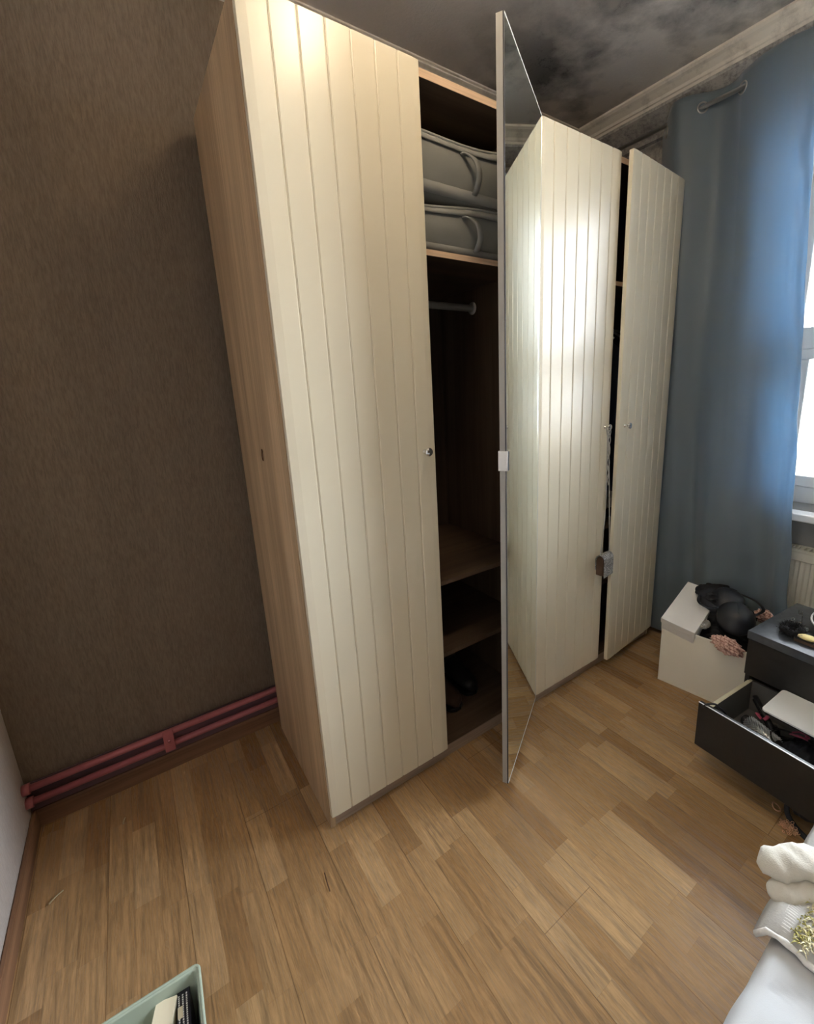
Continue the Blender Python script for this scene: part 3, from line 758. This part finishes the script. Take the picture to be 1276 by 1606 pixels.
lump('striped_sock', 'small pale rolled sock between the white carton and black clothes', 'clothing', (1.735, -.415, .345), (.030, .022, .018), M['grey_knit'], .2, 2.5, 6)

# ------------------------------------------------------------------ nightstand
NS_ROT = math.radians(-5.5)
ns = thing('nightstand', 'black brown nightstand with its lower drawer pulled open', 'nightstand', (1.565, -.655, 0), NS_ROT)
NW, ND, NH = .42, .40, .49
obj('top_panel', box(-.012, ND, -NW, 0, NH - .034, NH), M['ebony_top'], ns, bevel=.0015)
obj('side_panel', box(.008, ND - .004, -.018, -.002, 0, NH - .034), M['ebony'], ns); obj('side_panel', box(.008, ND - .004, -NW + .002, -NW + .018, 0, NH - .034), M['ebony'], ns)
obj('back_panel', box(ND - .012, ND - .006, -NW + .018, -.018, .04, NH - .034), M['ebony'], ns)
obj('base_rail', box(.03, .045, -NW + .018, -.018, 0.0, .08), M['ebony'], ns)
obj('drawer_divider', box(.02, ND - .02, -NW + .018, -.018, .283, .293), M['ebony'], ns)
d1 = obj('drawer', box(-.006, .010, -NW + .003, -.003, .295, NH - .038), M['ebony'], ns, bevel=.0012, label='closed upper drawer')
OX = -.302
d2 = obj('drawer', box(OX - .016, OX, -NW - .000, -.000, .100, .288), M['ebony'], ns, bevel=.0012, label='open lower drawer')
bm = bmesh.new(); z0, z1 = .118, .262
bx(bm, OX, OX + .33, -.028, -.016, z0, z1); bx(bm, OX, OX + .33, -NW + .016, -NW + .028, z0, z1); bx(bm, OX + .33 - .012, OX + .33, -NW + .028, -.028, z0, z1)
obj('drawer_box', bm, M['drawer_in'], d2)
obj('drawer_bottom', box(OX, OX + .33, -NW + .028, -.028, z0 + .006, z0 + .012), M['drawer_in'], d2)
bm = bmesh.new(); bx(bm, OX, OX + .32, -.029, -.015, z1, z1 + .002); obj('side_rim', bm, M['drawer_rim'], d2)
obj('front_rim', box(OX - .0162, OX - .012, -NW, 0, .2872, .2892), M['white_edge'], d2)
obj('drawer_runner', box(OX + .02, .2, -.0145, -.012, .17, .185), M['nickel'], d2)
def nsw(x, y, z):
    c, s = math.cos(NS_ROT), math.sin(NS_ROT); return (1.565 + c * x - s * y, -.655 + s * x + c * y, z)
DB = z0 + .012
# round brush
t = thing('round_brush', 'round metal hairbrush lying in the open drawer', 'hairbrush', nsw(-.150, -.150, DB + .050), NS_ROT - PI / 2 - .30)
obj('barrel', tube(bmesh.new(), [(-.06, 0, 0), (.06, 0, 0)], .021, 24), M['nickel'], t, smooth=True)
bm = bmesh.new()
for i in range(20):
    for j in range(16):
        x = -.056 + i * .0059; a = 2 * PI * (j + .5 * (i % 2)) / 16; c, s = math.cos(a), math.sin(a)
        tube(bm, [(x, .02 * c, .02 * s), (x, .029 * c, .029 * s)], .0011, 4)
o = obj('bristles', bm, M['white_edge'], t); o['kind'] = 'stuff'
obj('end_cap', lathe(bmesh.new(), [(0, 0), (.022, 0), (.022, .012), (.014, .02), (0, .022)], Matrix.Translation((-.06, 0, 0)) @ Matrix.Rotation(-PI / 2, 4, 'Y')), M['black_plastic'], t, smooth=True)
obj('brush_handle', tube(bmesh.new(), [(.06, 0, 0), (.075, 0, 0), (.10, 0, 0), (.16, 0, 0), (.19, 0, 0)], [.022, .016, .012, .014, .009], 16), M['black_plastic'], t, smooth=True)
# hair straightener
t = thing('hair_straightener', 'long black hair straightener leaning across the open drawer', 'hair straightener', nsw(0, 0, 0), NS_ROT)
a_, b_ = Vector((-.02, -.06, DB + .085)), Vector((-.13, -.20, DB + .030))
def bar(off, r): return tube(bmesh.new(), [a_ + off, a_ * .7 + b_ * .3 + off, b_ + off], r, 10, flat=.7)
obj('upper_arm', bar(Vector((0, 0, .010)), .011), M['black_plastic'], t, smooth=True); obj('lower_arm', bar(Vector((.004, 0, -.008)), .011), M['black_plastic'], t, smooth=True)
# cables
t = thing('power_cable', 'black coiled cable lying in the open drawer', 'cable', nsw(-.14, -.235, DB + .02), 0)
pts = []
for k in range(90):
    a = k / 90 * 2 * PI * 4; r = .048 + .012 * math.sin(k * .37); pts.append((r * math.cos(a) * (1.2), r * math.sin(a), .012 + .035 * k / 90 + .012 * math.sin(a * .7)))
obj('cable_coil', tube(bmesh.new(), pts, .0034, 8), M['black_plastic'], t, smooth=True)
obj('plug', tube(bmesh.new(), [(.04, .05, .02), (.06, .06, .025), (.085, .07, .02)], [.010, .013, .009], 12), M['black_plastic'], t, smooth=True)
t = thing('hair_dryer_cable', 'black cable looping over the left corner of the open drawer', 'cable', nsw(OX, -.02, .29), NS_ROT)
obj('cable_loop', tube(bmesh.new(), smooth_path([(-.018, .004, -.012), (-.006, -.012, .006), (.012, -.03, .006), (.03, -.052, -.02), (.06, -.06, -.06), (.12, -.10, -.10), (.15, -.2, -.12)], 6), .0042, 8), M['black_plastic'], t, smooth=True)
# glass / metal dish
t = thing('hair_dryer', 'grey hair dryer nozzle lying at the near end of the drawer', 'hair dryer', nsw(-.245, -.085, DB + .045), NS_ROT + .9)
obj('nozzle', tube(bmesh.new(), [(-.055, 0, 0), (-.02, 0, 0), (.03, 0, 0), (.055, 0, 0)], [.028, .032, .040, .036], 24), M['nickel'], t, smooth=True)
obj('dryer_grip', tube(bmesh.new(), [(.035, 0, -.005), (.05, -.02, -.025)], .015, 12), M['black_plastic'], t, smooth=True)
for i, (x, y, zz) in enumerate(((-.085, -.118, .070), (-.10, -.245, .085))):
    t = thing('hair_clip', ['dusty pink hair clip lying behind the round brush in the drawer', 'dusty pink hair clip beside the coiled cable in the drawer'][i], 'hair clip', nsw(x, y, DB + zz), .4 + i)
    for s in (-1, 1):
        obj('clip_jaw', tube(bmesh.new(), smooth_path([(-.025, s * .004, .006), (-.012, s * .014, .010), (.008, s * .016, .004), (.026, s * .006, -.008)], 4), [.007] * 8 + [.005] * 5, 8, flat=.5), M['rose_plastic'], t, smooth=True)
lump('black_pouch', 'black soft pouch filling the right part of the open drawer', 'pouch', nsw(-.16, -.275, DB + .045), (.10, .05, .038), M['black_satin'], .15, 2.2, 13)
# white board lying over the back of the drawer
t = thing('white_tray', 'white tray with a black edge resting over the open drawer', 'tray', nsw(-.012, -.145, .300), NS_ROT + .10)
def rr(w0, w1, d0, d1, r, n=6):
    out = []
    for cx, cy, a0 in ((w1 - r, d1 - r, 0), (w0 + r, d1 - r, PI / 2), (w0 + r, d0 + r, PI), (w1 - r, d0 + r, 1.5 * PI)):
        for k in range(n + 1): a = a0 + k / n * PI / 2; out.append((cx + r * math.cos(a), cy + r * math.sin(a)))
    return out
t.rotation_euler = (0, math.radians(-3), NS_ROT + .02)
obj('tray_top', prism(bmesh.new(), rr(-.17, 0, -.22, 0, .014), 2, .004, .010), M['paper_white'], t)
obj('tray_underside', prism(bmesh.new(), rr(-.171, .001, -.221, .001, .014), 2, 0, .004), M['black_plastic'], t)

# items on the top
t = thing('fur_pompom', 'black fluffy fur scrunchie on the nightstand top', 'scrunchie', nsw(.10, -.105, NH + .018), 0)
bm = bmesh.new(); pr_ = []
for k in range(28):
    a = 2 * PI * k / 28; pr_.append((.034 * math.cos(a), .026 * math.sin(a), .004 * math.sin(3 * a)))
tube(bm, pr_, [.014 + .002 * math.sin(k * 2.3) for k in range(28)], 12, closed=True); obj('fur_ring', bm, M['fur'], t, smooth=True)
bm = bmesh.new()
for k in range(1500):
    a = random.random() * 2 * PI; b = random.random() * 2 * PI
    c = Vector((.034 * math.cos(a), .026 * math.sin(a), 0)); d = Vector((math.cos(a) * math.cos(b), math.sin(a) * math.cos(b), math.sin(b)))
    if c.z + d.z * .024 < -.017: continue
    p = c + d * .013; q = c + d * (.020 + random.random() * .009) + Vector((random.uniform(-.004, .004), random.uniform(-.004, .004), random.uniform(-.003, .003)))
    q.z = max(q.z, -.016); s = d.cross(Vector((random.random(), random.random(), random.random()))).normalized() * .0007
    bm.faces.new((bm.verts.new(p - s), bm.verts.new(p + s), bm.verts.new(q)))
o = obj('fur_hairs', bm, M['fur'], t); o['kind'] = 'stuff'
# oval black dish with white rim
t = thing('oval_dish', 'black oval dish with a white rim on the nightstand top', 'dish', nsw(.27, -.215, NH), NS_ROT)
n = 40
def oval(rx, ry, z, nn=n): return [(rx * math.cos(2 * PI * k / nn), ry * math.sin(2 * PI * k / nn), z) for k in range(nn)]
bm = bmesh.new(); rings = []
for s, z in ((.70, .003), (.80, .006), (.97, .040), (1.0, .044), (.95, .044), (.76, .010)):
    rings.append([bm.verts.new(p) for p in oval(.150 * s, .105 * s, z)])
for a, b in zip(rings, rings[1:]):
    for k in range(n): bm.faces.new((a[k], a[(k + 1) % n], b[(k + 1) % n], b[k]))
bm.faces.new(rings[0]); bm.faces.new(rings[-1]); obj('dish_body', bm, M['black_plastic'], t, smooth=True)
obj('dish_rim', tube(bmesh.new(), oval(.148, .103, .045), .0032, 8, closed=True), M['paper_white'], t, smooth=True)
tag(obj('crumpled_tissue', crumple(.055, .035, .018, .25, 2.5, 21, 4), M['paper_white'], smooth=True, loc=nsw(.22, -.235, NH + .034)), 'white crumpled tissue lying in the black oval dish', 'tissue')
# palette
t = thing('makeup_palette', 'open brown make-up tray with a yellow sponge near the front of the nightstand', 'make-up palette', nsw(.050, -.130, NH), NS_ROT + .02)
obj('palette_base', box(0, .085, -.16, 0, 0, .012), M['suede'], t, bevel=.0015)
lid = obj('palette_lid', box(0, .085, -.16, -.0, .012, .014), M['black_plastic'], t)
lump('makeup_sponge', 'small yellow make-up sponge on the brown make-up tray', 'sponge', nsw(.075, -.165, NH + .020), (.020, .030, .008), simple('straw yellow sponge', (.78, .66, .30), .8, bump=.3), .06, 2, 2)
for i in range(3):
    t = thing('makeup_brush', ['beige make-up brush lying on the brown tray beside the sponge', 'cream make-up pencil lying across the back of the brown tray', 'pink make-up pencil lying between two brushes on the tray'][i], 'make-up brush', nsw(.085 + i * .014, -.20 - i * .006, NH + .020), NS_ROT - 1.2 + .12 * i)
    obj('brush_stem', tube(bmesh.new(), [(-.045, 0, 0), (.05, 0, 0)], .0045 - i * .0007, 10), [M['cream_card'], M['paper_white'], M['rose_plastic']][i], t, smooth=True)
    obj('brush_tip', tube(bmesh.new(), [(-.045, 0, 0), (-.055, 0, 0), (-.068, 0, 0)], [.0045, .007, .002], 10), [M['straw'], M['black_plastic'], M['black_plastic']][i], t, smooth=True)
# clear bottle and foil packet
t = thing('perfume_bottle', 'small clear glass bottle standing behind the fur scrunchie', 'bottle', nsw(.205, -.085, NH), .3)
obj('bottle_body', box(-.016, .016, -.009, .009, 0, .045), M['glass'], t, bevel=.003); obj('bottle_cap', tube(bmesh.new(), [(0, 0, .045), (0, 0, .058)], .007, 14), M['glass'], t)
tag(obj('foil_packet', crumple(.018, .012, .004, .2, 2, 31, 3), M['nickel'], smooth=False, loc=nsw(.165, -.120, NH + .006)), 'small crumpled silver foil packet between the bottle and the dish', 'packet')
tag(obj('silver_hairpin', tube(bmesh.new(), smooth_path([(0, 0, 0), (.02, .006, .001), (.03, 0, .001), (.02, -.005, .001), (.002, -.004, 0)], 5), .0018, 6), M['chrome'], smooth=True, loc=nsw(.20, -.060, NH + .003)), 'thin silver hairpin lying on the bare black nightstand top', 'hairpin')

# things on the floor under the drawer
t = thing('handbag', 'black handbag with gold hardware lying on the floor under the open drawer', 'handbag', (1.36, -.985, 0), -.5)
obj('bag_body', crumple(.085, .05, .040, .10, 1.6, 17, 5), M['black_satin'], t, smooth=True, loc=(0, 0, .045))
obj('bag_strap', tube(bmesh.new(), smooth_path([(-.05, .03, .06), (-.085, .03, .03), (-.10, -.0, .008), (-.105, -.06, .006), (-.09, -.13, .006)], 6), .009, 10, flat=.35), M['black_satin'], t, smooth=True)
ring = tube(bmesh.new(), [(.021 * math.cos(2 * PI * k / 20), .012 * math.sin(2 * PI * k / 20), .002 * math.sin(2 * PI * k / 10)) for k in range(20)], .0022, 8, closed=True)
obj('clasp_ring', ring, M['gold'], t, smooth=True, loc=(-.105, .048, .006), rot=(.3, .2, .9))
t = thing('chain_bracelet', 'heap of rose gold chain lying on the oak floor', 'chain', (1.236, -.944, 0), 0)
for k in range(46):
    a = k * 1.13; r = .004 + .0235 * ((k * 37) % 46) / 46
    bm = tube(bmesh.new(), [(.0052 * math.cos(2 * PI * q / 10), .0036 * math.sin(2 * PI * q / 10), 0) for q in range(10)], .0011, 5, closed=True)
    obj('chain_link', bm, M['gold'], t, smooth=True, loc=(r * math.cos(a) * 1.0, r * math.sin(a) * 1.1, .003 + .004 * (k % 3)), rot=(.5 * math.sin(k * 2.2), .6 * math.cos(k * 1.7), k * .8))

# ------------------------------------------------------------------ bed
bd = thing('bed', 'bed with a pale blue white sheet at the near right corner', 'bed', (.30, -1.095, 0), 0)
BZ = .445
def mat_top(u, v):
    x = -.95 + 1.9 * u; y = -v * 1.4; z = BZ + .006 * noise.noise(Vector((x * 4, y * 4, 0))) + .003 * noise.noise(Vector((x * 14 + y * 8, y * 12 - x * 6, 4)))
    return Vector((x, y, z))
def side_fn(u, v):
    x = -.95 + 1.9 * u; r = .03
    if v < .25: a = v / .25 * PI / 2; return Vector((x, -r + r * math.sin(a) + .000, BZ - r + r * math.cos(a)))
    h = (v - .25) / .75; return Vector((x, .0 + .004 * math.sin(x * 40) * h, BZ - r - h * .30))
def sheet_surface(u, v):
    x = -.95 + 1.9 * u
    wr = .007 * noise.noise(Vector((x * 5, v * 9, 0))) + .004 * noise.noise(Vector((x * 16, v * 20, 5)))
    if v < .2:   # drop
        h = 1 - v / .2; return Vector((x, .0 + .002 * math.sin(x * 34) * h + wr * .3, BZ - .035 - h * .30))
    if v < .3:
        a = (v - .2) / .1 * PI / 2; return Vector((x, -.035 + .035 * math.cos(a) + wr * .4, BZ - .035 + .035 * math.sin(a) + wr * .5))
    d = (v - .3) / .7
    # shallow crease lines
    cz = -.007 * math.exp(-((x + .02 - d * .5) / .006) ** 2) - .004 * math.exp(-((x - .10 - d * 1.1) / .005) ** 2) + .004 * math.exp(-((x + .06 + d * .3) / .010) ** 2)
    return Vector((x, -.035 - d * 1.36, BZ + wr + cz))
o = obj('fitted_sheet', sheet(320, 120, sheet_surface), M['sheet'], bd, smooth=True); solid(o, .003)
obj('mattress', box(-.94, .94, -1.38, -.012, .18, BZ - .012), M['sheet'], bd, bevel=.02, seg=3)
obj('bed_frame', box(-.95, .95, -1.4, -.02, .08, .18), M['ebony'], bd, bevel=.004)
for x in (-.9, .9):
    for y in (-.08, -1.34): obj('leg', box(x - .025, x + .025, y - .025, y + .025, 0, .08), M['ebony'], bd)
# woven throw, edge at x=.17 (local), lying over the sheet
th = thing('woven_throw', 'white woven throw with a corded hem and lace band spread over the bed', 'throw', (.482, -1.095, BZ), 0)
def throw(u, v):
    x = u * .62 + v * .05 + .004 * math.sin(v * 40); y = .018 - v * .9
    z = .018 + .006 * noise.noise(Vector((x * 9, y * 9, 3))) + .004 * noise.noise(Vector((x * 25, y * 25, 9)))
    e = max(0, .03 - abs(v) * .9) / .03
    if e > 0: z -= .03 * e * e
    if u < .03: z -= .008 * (1 - u / .03)
    return Vector((x, y, z))
o = obj('throw_cloth', sheet(90, 90, throw), M['quilt'], th, smooth=True); solid(o, .006)
hem = []
for k in range(60):
    v = k / 59; p = throw(0, v); hem.append(p + Vector((-.002, 0, .004 + .0015 * math.sin(k * 2.1))))
obj('corded_hem', tube(bmesh.new(), hem, [.0055 + .0012 * math.sin(k * 2.6) for k in range(60)], 10), M['lace'], th, smooth=True)
def lace_fn(u, v):
    p = throw(.015 + v * .5, .030 + u * .022); return p + Vector((0, 0, .0035 + .0016 * math.sin(v * 330) * math.sin(u * PI)))
o = obj('lace_band', sheet(6, 160, lace_fn), M['lace'], th, smooth=True); solid(o, .002)
# tufts
random.seed(11)
for nm, m, cnt, off in (('olive_fringe', M['olive_tuft'], 900, 0), ('straw_fringe', M['olive_pale'], 900, 1)):
    bm = bmesh.new()
    for k in range(cnt):
        row = k % 3; v = random.random() * .42; y = -.040 - row * .034 + random.uniform(-.012, .012) - off * .008
        x = .004 + v; base = Vector((x, y, .024)); 
        if abs(math.sin(v * 34 + row)) < (.35 if off == 0 else .0) : continue
        d = Vector((random.uniform(-.020, .006), random.uniform(-.016, .010), random.uniform(.001, .010)))
        s = Vector((-d.y, d.x, 0)).normalized() * .0011
        a, b, c_ = base, base + d * .6 + Vector((0, 0, .004)), base + d
        vs = [bm.verts.new(a - s), bm.verts.new(a + s), bm.verts.new(b + s), bm.verts.new(b - s), bm.verts.new(c_)]
        bm.faces.new(vs[:4]); bm.faces.new((vs[3], vs[2], vs[4]))
    o = obj(nm, bm, m, th); o['kind'] = 'stuff'; solid(o, .0012)
# cream folded throws hanging over the bed edge
def roll(loc, label, pts, rad, flat, seed):
    t = thing('fleece_blanket', label, 'blanket', loc, 0, None)
    P = smooth_path(pts, 8); m = len(P)
    bm = tube(bmesh.new(), P, [rad * (.25 + .75 * math.sin(min(1, (i + .3) / 6) * PI / 2)) * (1 + .16 * noise.noise(Vector((i * .35, seed, 0)))) for i in range(m)], 40, flat=flat)
    for v in bm.verts:
        v.co += Vector((.003, .003, .012)) * (abs(noise.noise(Vector((v.co.x * 22 - v.co.y * 12, v.co.y * 5 + v.co.x * 6, seed)))) - .2) + Vector((.0012, .0012, .0012)) * noise.noise(v.co * 70)
    obj('blanket_fold', bm, M['cream_throw'], t, smooth=True)
roll((.592, -1.105, .470), 'lower cream fleece blanket roll overhanging the bed edge', [(-.040, .030, -.012), (-.012, .014, -.004), (.03, -.02, .004), (.08, -.10, .004), (.12, -.22, 0)], .027, .6, 1)
roll((.635, -1.095, .492), 'upper cream fleece blanket roll lying on top of the lower one', [(-.055, .052, -.012), (-.015, .020, .0), (.03, -.03, .006), (.07, -.14, .004), (.10, -.24, 0)], .036, .55, 2)
roll((.745, -1.150, .490), 'bunched cream blanket end at the far corner of the bed', [(-.04, .035, -.01), (.0, .0, .002), (.05, -.05, .004), (.10, -.16, 0)], .055, .75, 3)

# ------------------------------------------------------------------ sage bin with cartons
bn = thing('storage_bin', 'sage green plastic bin holding small cartons on the floor', 'bin', (-.60, -.47, 0), math.radians(-2))
def loop(z, sc): return [bnm.verts.new((p[0], p[1], z)) for p in rr(-.17 * sc, .17 * sc, -.185 * sc, .185 * sc, .012 * sc, 5)]
bnm = bmesh.new()
L_ = [loop(0, .82), loop(.004, .835), loop(.192, .975), loop(.194, 1.0), loop(.200, 1.0), loop(.2005, .975), loop(.198, .955), loop(.010, .815)]
for a, b in zip(L_, L_[1:]):
    for k in range(len(a)): bnm.faces.new((a[k], a[(k + 1) % len(a)], b[(k + 1) % len(a)], b[k]))
bnm.faces.new(L_[0]); bnm.faces.new(L_[-1])
obj('bin_body', bnm, M['sage'], bn, smooth=False, bevel=.0015)
obj('bin_rim', tube(bmesh.new(), [(p[0], p[1], .1995) for p in rr(-.168, .168, -.183, .183, .011, 6)], .0034, 8, closed=True), M['sage'], bn, smooth=True)
def carton(loc, size, rz, mat, label, name='carton'):
    t = thing(name, label, 'carton', loc, rz); w, d, h = size
    obj('carton_body', box(-w / 2, w / 2, -d / 2, d / 2, 0, h), mat, t, bevel=.001); return t
c1 = carton((-.502, -.325, .008), (.042, .050, .165), -.30, M['cream_card'], 'tall cream carton standing in the sage bin')
obj('lid_flap', box(-.0205, .0205, -.0245, .0245, .1652, .1662), M['cream_card'], c1)
c2 = carton((-.466, -.350, .008), (.026, .100, .160), -.06, M['dark_card'], 'black carton with white lettering against the right bin wall')
# small illegible white printing and a cream patch, as on the pack
bm = bmesh.new(); random.seed(3)
for r_ in range(3):
    y = .040
    while y > -.035:
        w = random.uniform(.0015, .004); bx(bm, -.0105 + r_ * .0075, -.0075 + r_ * .0075, y - w, y, .1600, .1604); y -= w + .0015
obj('printed_lettering', bm, M['paper_white'], c2)
obj('cream_patch', box(-.012, -.002, -.005, .018, .1602, .1607), M['cream_card'], c2, bevel=.0015)
carton((-.500, -.378, .008), (.036, .040, .150), -.30, M['wine_card'], 'wine red carton in front of the cream carton in the bin')
carton((-.560, -.350, .008), (.036, .046, .140), -.25, M['cream_card'], 'short cream carton left of the tall one in the bin')
carton((-.60, -.44, .008), (.05, .08, .10), .1, M['white_card'], 'white carton low in the left of the bin')

# ------------------------------------------------------------------ crumbs on the floor
def scrap(pts, r, m, loc, label, name):
    o = obj(name, tube(bmesh.new(), smooth_path(pts, 4), r, 6, flat=.4), m, smooth=True, loc=loc); tag(o, label, 'scrap')
scrap([(-.016, -.014, .002), (-.004, -.004, .004), (.006, .006, .002), (.018, .010, .003)], .0035, M['straw'], (-.773, .311, .001), 'pale curled scrap on the floor near the left wall', 'wood_shaving')
scrap([(0, -.014, .002), (.002, 0, .003), (.006, .014, .002)], .0028, M['straw'], (-.60, .489, .001), 'tiny pale sliver on the floor in front of the pipes', 'wood_shaving')
scrap([(.004, .032, .002), (0, 0, .003), (-.003, -.03, .002)], .0018, M['scrap_dark'], (-.079, -.161, .001), 'thin dark splinter on the floor in front of the wardrobe', 'wood_splinter')
